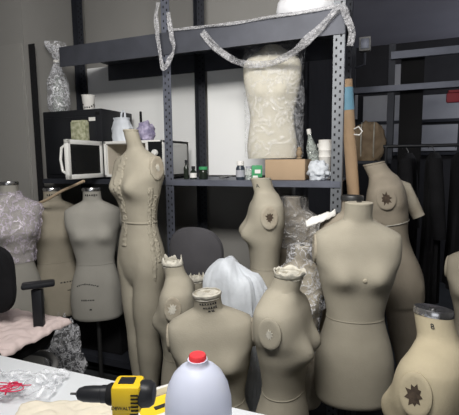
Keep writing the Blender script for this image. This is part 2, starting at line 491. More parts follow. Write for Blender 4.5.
# hanging wrapped form
hl = PY(272, 103, 2.40)
hz0, hz1 = ZS + PY(285, 160, 2.27).z - ZS + .006, PY(266, 45, 2.40).z
hf = Form(.80, .8, (hz1 - hz0 - .03) / .72, bust=.03, seed=20, zcut=-.737)
root = empty('wrapped_dress_form', (hl.x, hl.y, hz0), face_cam(hl) + math.radians(-6), 'cream dress form hanging in a clear plastic bag above the cardboard box', 'dress form')
tz = Matrix.Translation((0, 0, hz1 - hz0 - .01))
hprof = [(0.0, .075, .05, .05, 0, 2)] + [(z * 1, *r) for z, *r in PROF if z < -.085]
hf.prof = [(0, .06, .05, .05, 0, 2.0), (-.03, .10, .058, .06, 0, 2.0), (-.055, .15, .066, .07, 0, 2.1), (-.08, .19, .075, .08, 0, 2.3), (-.13, .215, .088, .09, 0, 2.4), (-.20, .215, .10, .1, 0, 2.4), (-.29, .20, .105, .1, 0, 2.3), (-.38, .18, .10, .09, 0, 2.2), (-.46, .165, .09, .085, 0, 2.2), (-.55, .175, .095, .095, 0, 2.2), (-.65, .19, .10, .105, 0, 2.2), (-.72, .185, .10, .1, 0, 2.2), (-.745, .182, .098, .098, 0, 2.2)]
mb = MB(); mb.loft(hf.rings()); mb.build('body', 'linen_bagged', root, M=tz)
def bagpt(u, v):
    a = 2 * PI * u; z = -.74 + .80 * v
    k = min(1, (1 - v) / .10 + .12); kb = min(1, v / .05 + .75)
    w = .178 * k ** .6 * kb; dp = .095 * k ** .6 * kb
    wv = 1 + .05 * nz((math.cos(a) * 3, math.sin(a) * 3, v * 5)) + .03 * nz((math.cos(a) * 9, math.sin(a) * 9, v * 18))
    c, s_ = math.cos(a), math.sin(a)
    return Vector((w * wv * math.copysign(abs(c) ** .8, c) + .012, dp * wv * math.copysign(abs(s_) ** .8, s_), z * hf.sz))
mb = MB(); mb.loft([[bagpt(k / 72, v / 60) for k in range(72)] for v in range(61)], True, True)
mb.build('plastic_bag', 'film_bag', root, M=tz)
# drooping strips that hold it
o = ribbon([PY(202, 32, 2.17), PY(216, 48, 2.17), PY(232, 59, 2.19), PY(246, 64, 2.275), PY(266, 64, 2.285), PY(284, 58, 2.25), PY(302, 45, 2.17), PY(322, 26, 2.165), PY(340, 6, 2.165)], .04, 'film_band', 'plastic_strip', 3)
tag(o, 'twisted clear plastic strip slung across the bagged form from beam to post', 'plastic strip')
o = ribbon([PY(342, 3, 2.16), PY(347, 18, 2.15), PY(352, 32, 2.15), PY(350, 46, 2.15)], .035, 'film_band', 'plastic_strip', 9)
tag(o, 'short plastic strip dangling from the top of the pale right post', 'plastic strip')
o = ribbon([PY(158, 2, 2.16), PY(156, 18, 2.16), PY(158, 38, 2.15), PY(163, 68, 2.15), PY(170, 58, 2.15), PY(174, 48, 2.15), PY(171, 34, 2.16), PY(168, 12, 2.17)], .03, 'film_band', 'plastic_strip', 15)
tag(o, 'looped plastic strip wound around the grey post left of the hanging form', 'plastic strip')
o = ribbon([PY(172, 30, 2.18), PY(200, 27, 2.18), PY(235, 23, 2.18), PY(270, 17, 2.18), PY(310, 11, 2.18), PY(336, 6, 2.18)], .016, 'film_band', 'plastic_strip', 25, tw=.2)
tag(o, 'long flat plastic strip stretched along the top shelf edge', 'plastic strip')
# on the top shelf: pale folded sheet
a = PY(306, 8, 2.3)
def fs(u, v): return Vector(((u - .5) * .34, (v - .5) * .3, .05 + .05 * nz((u * 6, v * 6, 2)) * (1 + .4 * u)))
mb = MB(); mb.loft([[Vector((.17 * q * math.cos(2 * PI * k / 30) * (1 + .15 * nz((k * .5, h, 1))), .12 * q * math.sin(2 * PI * k / 30), h + .015 * nz((k * .4, h * 9, 5)))) for k in range(30)] for q, h in ((.9, 0.02), (1.05, .06), (1, .11), (.85, .15), (.4, .17))])
tag(mb.build('folded_plastic', 'white_bag', None, (a.x, 2.36, ZT1)), 'crumpled white plastic bundle lying on the top shelf', 'bundle')

# cardboard box
a, b = PY(265, 180, 2.27), PY(305, 160, 2.27)
bw, bh = b.x - a.x, PY(285, 160, 2.27).z - ZS
cb = empty('cardboard_box', ((a.x + b.x) / 2, 2.38, ZS + .001), 0, 'brown cardboard box on the shelf below the bagged form', 'box')
mb = MB(); mb.box((0, 0, bh / 2), (bw, .22, bh), bev=.003); mb.build('carton', 'cardboard', cb)
mb = MB(); mb.box((0, -.055, bh + .0015), (bw * .99, .105, .003)); mb.box((0, .055, bh + .0015), (bw * .99, .105, .003)); mb.build('flap', 'cardboard', cb)

def lathe_thing(name, px, Y, z, parts, label, cat, group=None, rz=0):
    """parts: (part name, profile, material); first is anchored at z on the pixel's column"""
    p = PY(px, 180, Y)
    r = empty(name, (p.x, Y, z + .001), rz, label, cat, group); r.scale = (1.12, 1.12, 1.15) if name != 'figurine' else (1, 1, 1)
    for nm, prof, m in parts:
        mb = MB(); mb.lathe(prof, n=24); mb.build(nm, m, r)
    return r
def S(pxw, d=2.4): return pxw / F * d
lathe_thing('glass_bottle', 186.5, 2.30, ZS, [('bottle', [(.014, 0), (.015, .004), (.015, .062), (.006, .078), (.006, .09)], 'dark_glass'), ('cap', [(.008, .088), (.008, .104), (.005, .105)], 'black_plastic')], 'slim dark glass bottle on the shelf right beside the grey post', 'bottle', 'small bottles on the shelf')
lathe_thing('glass_bottle', 193.5, 2.30, ZS, [('bottle', [(.019, 0), (.02, .004), (.02, .038), (.009, .05), (.009, .058)], 'dark_glass'), ('cap', [(.011, .056), (.011, .07), (.008, .071)], 'black_plastic'), ('label', [(.0204, .008), (.0204, .034)], 'paper_white')], 'short dark bottle with a pale label second from the post', 'bottle', 'small bottles on the shelf')
lathe_thing('jar', 203.5, 2.30, ZS, [('jar_body', [(.024, 0), (.026, .004), (.027, .045), (.022, .052)], 'dark_glass'), ('lid', [(.025, .052), (.025, .066), (.022, .068)], 'green_label')], 'squat dark jar third from the post on the shelf', 'jar')
# tangle of wire/chain
mb = MB(); pts = []
for k in range(90):
    t = k / 89; pts.append((.034 * math.sin(t * 31) * (.6 + .4 * math.sin(t * 7)), .02 * math.cos(t * 23), .008 + .012 * abs(math.sin(t * 17))))
mb.tube(pts, .003, 6); p = PY(225, 178, 2.28)
tag(mb.build('wire_tangle', 'chair_grey', None, (p.x, 2.28, ZS)), 'small tangle of grey wire lying on the shelf', 'wire')
lathe_thing('pill_bottle', 240.5, 2.28, ZS, [('bottle', [(.023, 0), (.024, .004), (.024, .06), (.018, .07), (.018, .075)], 'bottle_dark'), ('cap', [(.02, .074), (.02, .094), (.017, .096)], 'paper_white'), ('label', [(.0245, .014), (.0245, .05)], 'frost_glass')], 'dark bottle with a white cap beside the green box', 'bottle')
lathe_thing('glass_jar', 249, 2.30, ZS, [('jar_body', [(.018, 0), (.019, .003), (.019, .052), (.016, .058)], 'bottle_clear'), ('lid', [(.017, .058), (.017, .068), (.015, .069)], 'frost_glass')], 'small pale glass jar between dark bottle and green box', 'jar')
p = PY(257, 180, 2.28)
gb = empty('green_box', (p.x, 2.28, ZS), .3, 'green and white packet left of the cardboard box', 'packet')
mb = MB(); mb.box((0, 0, .043), (.062, .04, .086), bev=.002); mb.build('carton', 'green_label', gb)
mb = MB(); mb.box((0.004, -.0205, .05), (.034, .002, .022)); mb.box((-.01, -.0205, .02), (.03, .002, .012)); mb.build('printed_panel', 'paper_white', gb)
# brass bell-shaped ornament on the box
lathe_thing('figurine', 299, 2.288, ZS + bh + .006, [('foot', [(.016, 0), (.016, .006), (.009, .01)], 'brown_wrap'), ('figure', [(.009, .01), (.017, .022), (.018, .036), (.012, .048), (.014, .056), (.006, .066)], 'brown_wrap')], 'tiny brown ornament standing on the cardboard box', 'ornament')
# clear bottles leaning
p = PY(313, 150, 2.42)
for px_, tl, h, lab in ((313, -.28, .30, 'tall clear bottle leaning left behind the white cups'), (320, -.22, .21, 'shorter clear bottle leaning left behind the white cups')):
    yb = 2.545 if h > .25 else 2.635
    q = PY(px_ + 3, 180, yb)
    r = empty('clear_bottle', (q.x, yb, ZS + .008), 0, lab, 'bottle', 'clear bottles on the shelf', ry=tl * .6)
    mb = MB(); mb.lathe([(.030, 0), (.033, .006), (.033, h * .62), (.024, h * .72), (.012, h * .84), (.012, h * .92)], n=24); mb.build('bottle', 'bottle_clear', r)
    mb = MB(); mb.lathe([(.014, h * .9), (.014, h), (.011, h + .002)], n=20); mb.build('cap', 'paper_white', r)
# white cups / tub
p = PY(325, 160, 2.43)
r = empty('cup_stack', (p.x, 2.43, ZS + .001), 0, 'stack of white paper cups behind the white plastic bag', 'cups')
zz = PY(325, 140, 2.43).z - ZS
mb = MB(); mb.lathe([(.030, .0), (.037, zz * .55), (.039, zz * .56), (.0375, zz * .58), (.038, zz * .72), (.040, zz * .73), (.0385, zz * .75), (.039, zz * .98), (.042, zz), (.038, zz), (.034, zz * .8)], n=28); mb.build('cup', 'paper_white', r)
def blob(name, c, rad, m, seed, amp=.25, fr=3, label=None, cat=None, flat=None, parent=None, n=(40, 26), fine=.06, group=None, power=1.0):
    """crumpled bag-like lump standing on z = c.z"""
    R = []
    for j in range(n[1] + 1):
        t = j / n[1]; ph = -PI / 2 + PI * (.02 + .96 * t); r = []
        for k in range(n[0]):
            a = 2 * PI * k / n[0]
            d = Vector((math.cos(ph) * math.cos(a), math.cos(ph) * math.sin(a), math.sin(ph)))
            w = 1 + amp * nz((d.x * fr + seed, d.y * fr, d.z * fr)) + fine * (abs(nz((d.x * fr * 4, d.y * fr * 4 + seed, d.z * fr * 4))) * 2 - .5)
            z = max(d.z * w * rad[2], -rad[2] * .75) + rad[2] * .75
            r.append(Vector((d.x * w * rad[0], d.y * w * rad[1], z)))
        R.append(r)
    mb = MB(); mb.loft(R)
    o = mb.build(name, m, parent, c, smooth=50)
    if label: tag(o, label, cat, group)
    return o
p = PY(318, 170, 2.285)
blob('plastic_bag', Vector((p.x, 2.285, ZS + .001)), (.06, .045, .062), 'blue_white_bag', 4, .3, 3, 'white crinkled plastic bag at the right end of the shelf', 'bag')

# ---------------------------------------------------------------- microwave bay
# big black appliance
xa, xb = PY(44, 150, 2.28).x, PY(103, 150, 2.28).x
zt = PY(75, 110, 2.28).z
xa = -2.318
bo = empty('black_cabinet', ((xa + xb) / 2, 2.46, ZS), 0, 'black box shaped appliance on the shelf behind the open microwave door', 'appliance')
w, h = xb - xa, zt - ZS
mb = MB(); mb.box((0, 0, h / 2), (w, .36, h), bev=.006); mb.build('casing', 'black_plastic', bo)
mb = MB(); mb.box((-.01, -.184, h / 2 - .01), (w * .86, .008, h * .84), bev=.003); d_ = mb.build('door', 'black_plastic', bo)
q = PY(92, 119, 2.27)
mb = MB(); mb.box((q.x - bo.location.x, -.190, q.z - ZS), (S(8, 2.7), .003, S(3.6, 2.7))); mb.build('sticker', 'paper_white', bo)
mb = MB(); mb.box((w / 2 - .03, -.183, h - .03), (.03, .006, .02), bev=.002); mb.build('latch', 'black_matte', bo)
# microwave with open door
xm0, xm1 = PY(104, 160, 2.235).x, PY(163, 160, 2.235).x
xm1 = min(xm1, XP[1] - .006)
zt = PY(130, 140.5, 2.2).z; h = zt - ZS - .012; w = xm1 - xm0
mw = empty('microwave', (xm0, 2.235, ZS + .001), 0, 'white microwave oven with its door hanging open', 'microwave')
mb = MB(); t = .018; D = .36
ow = w * .72
mb.box((w / 2, D / 2, .012 + h - t / 2), (w, D, t), bev=.003); mb.box((w / 2, D / 2, .012 + t / 2), (w, D, t), bev=.003)
mb.box((t / 2, D / 2, .012 + h / 2), (t, D, h), bev=.003); mb.box((w - t / 2, D / 2, .012 + h / 2), (t, D, h), bev=.003)
mb.box((ow + t / 2, D / 2, .012 + h / 2), (t, D - .004, h - .01)); mb.box((w / 2, D - t / 2, .012 + h / 2), (w, t, h))
mb.build('casing', 'white_plastic', mw)
mb = MB(); mb.box((ow / 2 + t / 2, D - .024, .012 + h / 2), (ow - t, .006, h - 2 * t)); mb.box((ow / 2 + t / 2, D / 2, .012 + t + .002), (ow - t, D - .04, .004)); mb.box((t + .002, D / 2, .012 + h / 2), (.004, D - .04, h - 2 * t)); mb.build('cavity_lining', 'cream_plastic', mw)
mb = MB(); mb.box(((ow + w) / 2 + t / 2, .004, .012 + h / 2), (w - ow - t * 1.4, .012, h - .02), bev=.002); cp = mb.build('control_panel', 'black_window', mw)
RX = Matrix.Rotation(PI / 2, 3, 'X')
for zz, r_ in ((.66, .021), (.30, .021)):
    mb = MB(); mb.lathe([(r_, 0), (r_, .012), (r_ * .8, .018)], ((ow + w) / 2 + t / 2, -.002, .012 + h * zz), 20, M=RX); mb.build('knob', 'white_plastic', cp)
for fx in (.03, w - .03):
    for fy in (.04, D - .04):
        mb = MB(); mb.lathe([(.012, 0), (.012, .014)], (fx, fy, 0), 12); mb.build('foot', 'black_plastic', mw)
# door: hinge at local origin, swung about 101 degrees
dl = .35
ang = math.radians(-86)
dm = Matrix.Translation((-.03, -.004, 0)) @ Matrix.Rotation(ang, 4, 'Z')
zb = .012
def dframe(mb):
    fw = .028
    mb.box((dl / 2, .012, zb + fw / 2), (dl, .026, fw), bev=.003); mb.box((dl / 2, .012, zb + h - fw / 2), (dl, .026, fw), bev=.003)
    mb.box((fw / 2, .012, zb + h / 2), (fw, .026, h), bev=.003); mb.box((dl - fw / 2, .012, zb + h / 2), (fw, .026, h), bev=.003)
mb = MB(); dframe(mb); dr = mb.build('door', 'white_plastic', mw, M=dm)
mb = MB(); mb.box((dl / 2, .012, zb + h / 2), (dl - .05, .018, h - .05)); mb.build('door_window', 'black_window', dr)
mb = MB(); mb.tube([(dl - .02, -.002, zb + .03), (dl - .015, -.03, zb + .05), (dl - .012, -.038, zb + h / 2), (dl - .015, -.03, zb + h - .05), (dl - .02, -.002, zb + h - .03)], .008, 10); mb.build('handle', 'white_plastic', dr)
# floral carton on the door top? it stands on the door side of the black appliance
q0, q1 = P(72.5, 139.5, 2.42), P(88.5, 120, 2.42)
hc = q1.z - q0.z
# place it in front of the black casing on the shelf edge, tall slim carton behind the door
qc = PY(80, 130, 2.245); q0 = PY(74, 139, 2.245); q1 = PY(87, 121.5, 2.245)
fc = empty('floral_carton', (qc.x, 2.245, ZS), 0, 'green patterned paper carton standing between open door and black appliance', 'carton')
mb = MB(); mb.box((0, 0, (q1.z - ZS) / 2), (q1.x - q0.x, .045, q1.z - ZS), bev=.002); mb.build('carton', 'floral_card', fc)
mb = MB()
for k in range(5):
    mb.box(((q1.x - q0.x) * (k - 2) / 5.2, 0, q1.z - ZS + .004), ((q1.x - q0.x) / 6, .03, .012))
mb.build('crimped_top', 'floral_card', fc)
# paper cup on the black appliance
za = bo.location.z + (PY(75, 110, 2.28).z - ZS) + .001
q = PY(89, 110, 2.40); zt2 = PY(89, 94, 2.40).z
zt2 = za + S(15.5, 2.95)
pc = empty('paper_cup', (q.x, 2.40, za), 0, 'white printed paper cup on top of the black appliance', 'cup')
hcup = zt2 - za
mb = MB(); mb.lathe([(.036, 0), (.037, .002), (.046, hcup * .96), (.049, hcup * .97), (.049, hcup), (.045, hcup), (.034, .02)], n=28); mb.build('cup', 'paper_white', pc)
mb = MB(); rnd = random.Random(5)
for k in range(16):
    a0 = k * 2 * PI / 16; zz = hcup * rnd.choice((.22, .3, .4))
    rr = .0375 + .009 * zz / hcup + .0012
    mb.box((rr * math.cos(a0), rr * math.sin(a0), zz), (.0015, .009, .011), M=Matrix.Rotation(a0, 3, 'Z'))
mb.build('printed_marks', 'ink', pc)
# wrapped bottle with twisted neck on appliance
q = PY(56, 110, 2.36)
zt3 = PY(58, 43, 2.36).z
hb_ = zt3 - za
wb = empty('wrapped_bottle', (max(q.x, xa + .08), 2.36, za), 0, 'clear plastic wrapped bundle with a twisted neck on the black appliance', 'bundle')
prof = [(.055, 0), (.075, .03), (.078, .12), (.072, .20), (.05, .27), (.022, .33), (.018, .36), (.04, .40), (.07, .44), (.075, .47)]
ks = hb_ / .47
R = []
for j in range(60):
    z = .47 * j / 59
    for i in range(len(prof) - 1):
        if prof[i][1] <= z <= prof[i + 1][1]: break
    f = (z - prof[i][1]) / (prof[i + 1][1] - prof[i][1]); r0 = prof[i][0] + (prof[i + 1][0] - prof[i][0]) * f
    R.append([Vector((r0 * (1 + .22 * nz((math.cos(k * .18) * 3, math.sin(k * .18) * 3, z * 14)) + .12 * nz((k * .9, 3, z * 5))) * math.cos(2 * PI * k / 36), r0 * (1 + .2 * nz((math.cos(k * .18) * 3, math.sin(k * .18) * 3, z * 14 + 9))) * math.sin(2 * PI * k / 36), z * ks)) for k in range(36)])
mb = MB(); mb.loft(R, True, False); mb.build('plastic_wrap', 'film', wb, thick=.001)
mb = MB(); mb.lathe([(.04, .004), (.045, .01), (.045, .15 * ks), (.02, .22 * ks), (.014, .26 * ks)], n=24); mb.build('bottle', 'bottle_clear', wb)
mb = MB(); mb.lathe([(.021, .34 * ks), (.023, .348 * ks), (.021, .356 * ks)], n=20); mb.build('tie', 'paper_white', wb)
# white carrier bag, bottle and dark knit on the microwave
zmw = ZS + .0135 + h + .001
def sack(u, v, w0, d0, hh, seed):
    a = 2 * PI * u; k = 1 - .45 * max(0, v - .55) / .45
    wv = 1 + .14 * nz((math.cos(a) * 3 + seed, math.sin(a) * 3, v * 3)) + .10 * nz((a * 5, seed, v * 1.5))
    if v > .9: k *= 1 + (v - .9) * 3
    return Vector((w0 * k * wv * math.cos(a), d0 * k * wv * math.sin(a), hh * v))
q = PY(123, 140, 2.34)
cbg = empty('carrier_bag', (q.x, 2.34, zmw), 0, 'white plastic carrier bag tied up on top of the microwave', 'bag')
hh = S(23, 2.78)
mb = MB(); mb.loft([[sack(k / 44, j / 30, .078, .06, hh, 3) for k in range(44)] for j in range(31)], True, True); mb.build('bag_body', 'blue_white_bag', cbg, smooth=60)
mb = MB(); mb.tube([(.0, -.01, hh - .01), (.005, -.012, hh + .03), (.02, -.01, hh + .048), (.032, -.01, hh + .03), (.03, -.01, hh - .005)], [.008, .007, .006, .007, .008], 8)
mb.build('bag_handle', 'blue_white_bag', cbg)
q = PY(138.5, 140, 2.46)
r = empty('spray_bottle', (q.x, 2.50, zmw), 0, 'thin black topped bottle behind the carrier bag on the microwave', 'bottle')
mb = MB(); mb.lathe([(.020, 0), (.022, .004), (.022, .11), (.01, .13), (.01, .14)], n=20); mb.build('bottle', 'bottle_clear', r)
mb = MB(); mb.lathe([(.009, .138), (.009, .215), (.006, .218)], n=14); mb.build('cap', 'black_matte', r)
q = PY(146, 140, 2.36)
blob('patterned_bag', Vector((q.x, 2.36, zmw)), (.06, .06, .075), 'lilac_bag', 11, .25, 3, 'purple patterned bundle right of the carrier bag on the microwave', 'bag')

# ================================================================== DRESS FORMS
# main form, front right
fI = Form(1.02, 1.0, 1.02, bust=.036, seed=1, lump=.0015)
rI, zI, fx = make_form('dress_form', 'large smooth cream dress form facing forward, front right of the group', 358, 203, 1.74, 12, 'linen', fI, 'plain', (-1,), worn=True, boltm='linen_tan')
# dark dot at the bust apex
p = fI.pt(-PI / 2 + .05, -.305, .001)
mb = MB(); mb.lathe([(.009, 0), (.007, .004), (.003, .005)], p, 14, M=RX); fx(mb.build('bust_button', 'seam', rI))
# form behind with metal collar
fJ = Form(.86, .82, .95, bust=.03, seed=2, zcut=-.89)
rJ, zJ, fx = make_form('dress_form', 'dress form with a dark metal collar half hidden behind the large cream form', 352, 199, 1.98, 0, 'linen_tan', fJ, 'collar', (), seams=False)
# front centre form with printing on the neck
fF = Form(1.02, .95, 1.0, bust=.034, seed=3)
rF, zF, fx = make_form('dress_form', 'low pale dress form with ink printing on its neck, behind the jug', 207, 291, 1.72, -4, 'linen', fF, 'torn', (1, -1), worn=True, tilt=(0, -.07), th=.002, tf=-.002)
fx(marks(rF, fF, [(-PI / 2 - .55, -PI / 2 + .75, -.034, .0, 7), (-PI / 2 - .3, -PI / 2 + .75, -.052, 0, 6), (-PI / 2 + .0, -PI / 2 + .5, -.068, 0, 2)], h=.012))
# H
fH = Form(.92, .98, .97, bust=.042, seed=4)
rH, zH, fx = make_form('dress_form', 'dress form with torn neck and round side plate, left of the large cream form', 284, 272, 1.60, 72, 'linen', fH, 'torn', (-1, 1), boltm='lining', worn=False, th=.013, tf=.008)
# G
fG = Form(.88, .94, .95, bust=.048, seed=5)
rG, zG, fx = make_form('dress_form', 'cream dress form turned left with worn armhole, below the cardboard box', 265, 179, 2.15, -82, 'linen', fG, 'plain', (1,), worn=True, bs=1.5, boltm='burnt', tilt=(0, 0))
text_on(rG, fG, 'A', .03, -PI / 2 + .95, -.045, 'printed_mark', fx)
# E
fE = Form(.84, .88, .95, bust=.036, seed=6)
rE, zE, fx = make_form('dress_form', 'worn dress form with crown-like torn neck beside the legged mannequin', 176, 262, 2.0, -98, 'linen', fE, 'torn', (1,), worn=True, boltm='lining', th=.026, tf=-.004, bs=1.6)
# E2 behind
fE2 = Form(.80, .78, .95, bust=.03, seed=7)
rE2, zE2, fx = make_form('dress_form', 'torn necked dress form showing only its top before the round chair back', 196, 277, 2.27, 10, 'linen', fE2, 'torn', (), seams=False, th=.03, tf=-.004)
# M wrapped behind G
fM = Form(.82, .74, .95, bust=.03, seed=8)
rM, zM, fx = make_form('wrapped_dress_form', 'dress form wrapped in murky plastic film right of the left-facing form', 293, 197, 2.34, -15, 'linen_tan', fM, 'plain', (), seams=False)
def hood(form, ztop, zbot, rmin, off, wr, n=60):
    R = form.rings(ztop, zbot, n, off, wr)
    for r in R:
        for k, v in enumerate(r):
            q = math.hypot(v.x, v.y)
            if q < rmin:
                f = (rmin + (q - rmin) * .25) / q; v.x *= f; v.y *= f
    R.insert(0, [Vector((v.x * .6, v.y * .6, v.z + .012)) for v in R[0]])
    return R
mb = MB(); mb.loft(hood(fM, 0.0, -.30, .095, .022, .04), True, False); fx(mb.build('plastic_wrap', 'film_dark', rM))
# second wrapped form low, in front of M
fM2 = Form(.62, .66, .92, bust=.03, seed=9)
rM2, zM2, fx = make_form('wrapped_dress_form', 'low dress form under clear film tucked between two cream forms', 302, 246, 1.95, 8, 'linen_worn', fM2, 'plain', (), seams=False)
mb = MB(); mb.loft(hood(fM2, 0, -.6, .085, .014, .03), True, False); fx(mb.build('plastic_wrap', 'film', rM2))
# B and C below the microwave
fB = Form(.99, .85, .99, bust=.03, seed=10)
rB, zB, fx = make_form('dress_form', 'beige dress form under the black appliance at the left', 52, 190, 2.74, 2, 'linen_beige', fB, 'metal', ())
fx(marks(rB, fB, [(-PI / 2 + .05, -PI / 2 + 1.0, -.64, .0, 8), (-PI / 2 + .3, -PI / 2 + 1.0, -.70, 0, 7)]))
fx(marks(rB, fB, [(-PI / 2 - .7, -PI / 2 + .8, -.03, 0, 6)], 'neck_print', h=.018))
fC = Form(1.0, .9, .97, bust=.036, seed=11)
rC, zC, fx = make_form('dress_form', 'white dress form with arched hip lettering under the microwave', 92, 190, 2.62, -10, 'linen_white', fC, 'metal', (1,))
fx(marks(rC, fC, [(-PI / 2 - .75, -PI / 2 + .15, -.645, .02, 10), (-PI / 2 - .5, -PI / 2 + .0, -.735, 0, 6), (-PI / 2 - .2, -PI / 2 - .08, -.80, 0, 1)]))
fx(marks(rC, fC, [(-PI / 2 - .7, -PI / 2 + .8, -.03, 0, 6)], 'neck_print', h=.018))
# A: wrapped, far left
fA = Form(.92, .9, .96, bust=.036, seed=12)
rA, zA, fx = make_form('wrapped_dress_form', 'dress form in lilac tinted plastic film at the far left', 8, 184, 2.42, 10, 'linen_white', fA, 'metal', ())
mb = MB(); mb.loft(hood(fA, -.05, -.50, .07, .014, .02), False, False); fx(mb.build('plastic_wrap', 'film_lilac', rA))
# N: right frame edge
fN = Form(.92, .9, .97, bust=.036, seed=13)
rN, zN, fx = make_form('dress_form', 'dress form cut off by the right edge in front of the black coats', 484, 236, 2.1, -10, 'linen_beige', fN, 'plain', (-1,))
# L: bottom right
fL = Form(.92, .96, 1.0, bust=.036, seed=14)
rL, zL, fx = make_form('dress_form', 'yellowish dress form with shiny metal neck cap, nearest at bottom right', 441, 315, 1.22, -106, 'linen_yellow', fL, 'metal', (1,), worn=False, boltm='burnt', tilt=(0, -.13), bs=1.7)
text_on(rL, fL, '8', .022, -PI / 2 + 1.75, -.035, 'size_number', fx)

# full figures with legs ------------------------------------------------------
LEGS = [(-.60, .155, .100, .112), (-.70, .172, .104, .122), (-.76, .174, .10, .12)]
def full_body(name, label, px, py, d, turn, m, form, zneck, feet, caps=(), cap='torn', stance=.074, fat=1.0, bend=0.0, worn=True, boltm='lining', tilt=(0, 0), pole=False, bs=1.0):
    loc, z = put(px, py, d); z = zneck or z
    root = empty(name, loc, face_cam(loc) + math.radians(turn), label, 'mannequin', 'legged mannequins')
    tz = Matrix.Translation((0, 0, z)) @ Matrix.Rotation(tilt[0], 4, 'X') @ Matrix.Rotation(tilt[1], 4, 'Y')
    mb = MB(); mb.loft(form.rings(0, -.84))
    L = -(z - feet) / form.sz
    span = -.72 - L
    def leg(sd):
        keys = [(-.66, .070, .09, .10, .082), (-.74, .088, .098, .114, .078), (-.82, .088, .092, .100, .073), (-.82 - span * .18, .077, .078, .086, .068),
                (-.72 - span * .46, .052, .058, .056, .070), (-.72 - span * .54, .050, .056, .054, .068), (-.72 - span * .66, .052, .048, .066, .068),
                (-.72 - span * .85, .036, .036, .044, .066), (L + .035, .033, .036, .042, .064), (L, .034, .040, .044, .064)]
        R = []
        for i in range(90):
            zz = -.66 + (L + .66) * i / 89
            hw, fd, bd, xc = spline(keys, max(zz, L)); fq = 1 + (fat - 1) * min(1, max(0, (-.86 - zz) / .25)); hw *= fq; fd *= fq; bd *= fq; xc *= 1 + (stance / .074 - 1) * min(1, max(0, (-.74 - zz) / .3))
            bx = bend * math.sin(min(1, max(0, (-.8 - zz) / span)) * PI)
            R.append([Vector(((xc * sd + hw * math.cos(2 * PI * k / 40)) * form.sx, (math.sin(2 * PI * k / 40) * (fd if math.sin(2 * PI * k / 40) < 0 else bd) - bx) * form.sy, zz * form.sz)) for k in range(40)])
        mb.loft(R)
    leg(1); leg(-1)
    ob = mb.build('tmp', m)
    md = ob.modifiers.new('r', 'REMESH'); md.mode = 'VOXEL'; md.voxel_size = .008; md.use_smooth_shade = True
    sm = ob.modifiers.new('s', 'SMOOTH'); sm.factor = .5; sm.iterations = 8
    dg = bpy.context.evaluated_depsgraph_get(); dg.update()
    me = bpy.data.meshes.new_from_object(ob.evaluated_get(dg)); bpy.data.objects.remove(ob)
    me.name = 'body'
    for p in me.polygons: p.use_smooth = True
    body = bpy.data.objects.new('body', me); C.objects.link(body); body.parent = root; body.matrix_local = tz
    def fix(o): o.matrix_local = tz; return o
    if cap == 'torn':
        fix(torn_collar(root, form, seed=int(px), h=.02))
        for ch in root.children:
            if ch.name.startswith('stuffing'): fix(ch)
    else: fix(neck_disc(root, form, m))
    for sd in caps: fix(cap_disc(root, form, sd, 'linen_worn' if (worn and m == 'linen') else m, worn=worn, boltm=boltm, bs=bs))
    if pole:
        mb = MB(); mb.lathe([(.012, .02), (.012, z - .86 * form.sz)], (0, .01, 0), 14); mb.build('stand_pole', 'dark_metal', root)
        mb = MB(); mb.lathe([(.15, 0), (.15, .012), (.12, .02), (.03, .028)], n=32); mb.build('stand_base', 'hook_iron', root)
    return root, z, fix
fD = Form(.98, .96, 1.03, bust=.046, seed=15, lump=.004, prof=PROF_M)
rD, zD, fx = full_body('mannequin', 'tall legged cream mannequin with cracked covering, in front of the microwave', 136, 131, 2.22, -54, 'linen', fD, None, .10, (1,), 'plain', pole=True, stance=.052, fat=1.3)
fx(band(rD, fD, -.49, 'waist_tape', 'linen', .012, .002)); fx(vseam(rD, fD, -PI / 2 - .1, -.13, -.6, w=.004))
# ragged taped seams running down the front and the side
for a0, z0, z1, sd in ((-PI / 2 - .1, -.14, -.62, 1), (-.25, -.30, -.80, 2), (.05, -.34, -.70, 3)):
    def rg(u, v):
        z = z0 + (z1 - z0) * u
        return fD.pt(a0 + (v - .5) * .22 * (1 + .6 * nz((u * 30, sd, 0))) + .05 * nz((u * 8, sd, 5)), z, .001 + max(0, .010 * nz((u * 34, v * 3, sd))))
    mb = MB(); mb.grid(rg, 110, 5); fx(mb.build('taped_seam', 'linen', rD, thick=.002))
fK = Form(1.0, 1.08, .98, bust=.036, seed=16, lump=.004)
rK, zK, fx = full_body('mannequin', 'tan legged mannequin with a drooping short arm, behind at the right', 379, 163, 2.32, -88, 'linen_tan', fK, None, -.028, (1,), 'plain', bend=.02, fat=1.25, stance=.066, boltm='burnt', bs=1.8, tilt=(.19, 0))
fx(band(rK, fK, -.355, 'waist_cord', 'lining', .007, .004))
b0 = fK.pt(PI * .72, -.165, -.02)
mb = MB(); mb.tube([b0, b0 + Vector((-.01, .035, -.02)), b0 + Vector((-.0, .062, -.10)), b0 + Vector((.01, .09, -.20))], [.045, .048, .041, .036], 20)
fx(mb.build('upper_arm', 'linen_worn', rK))

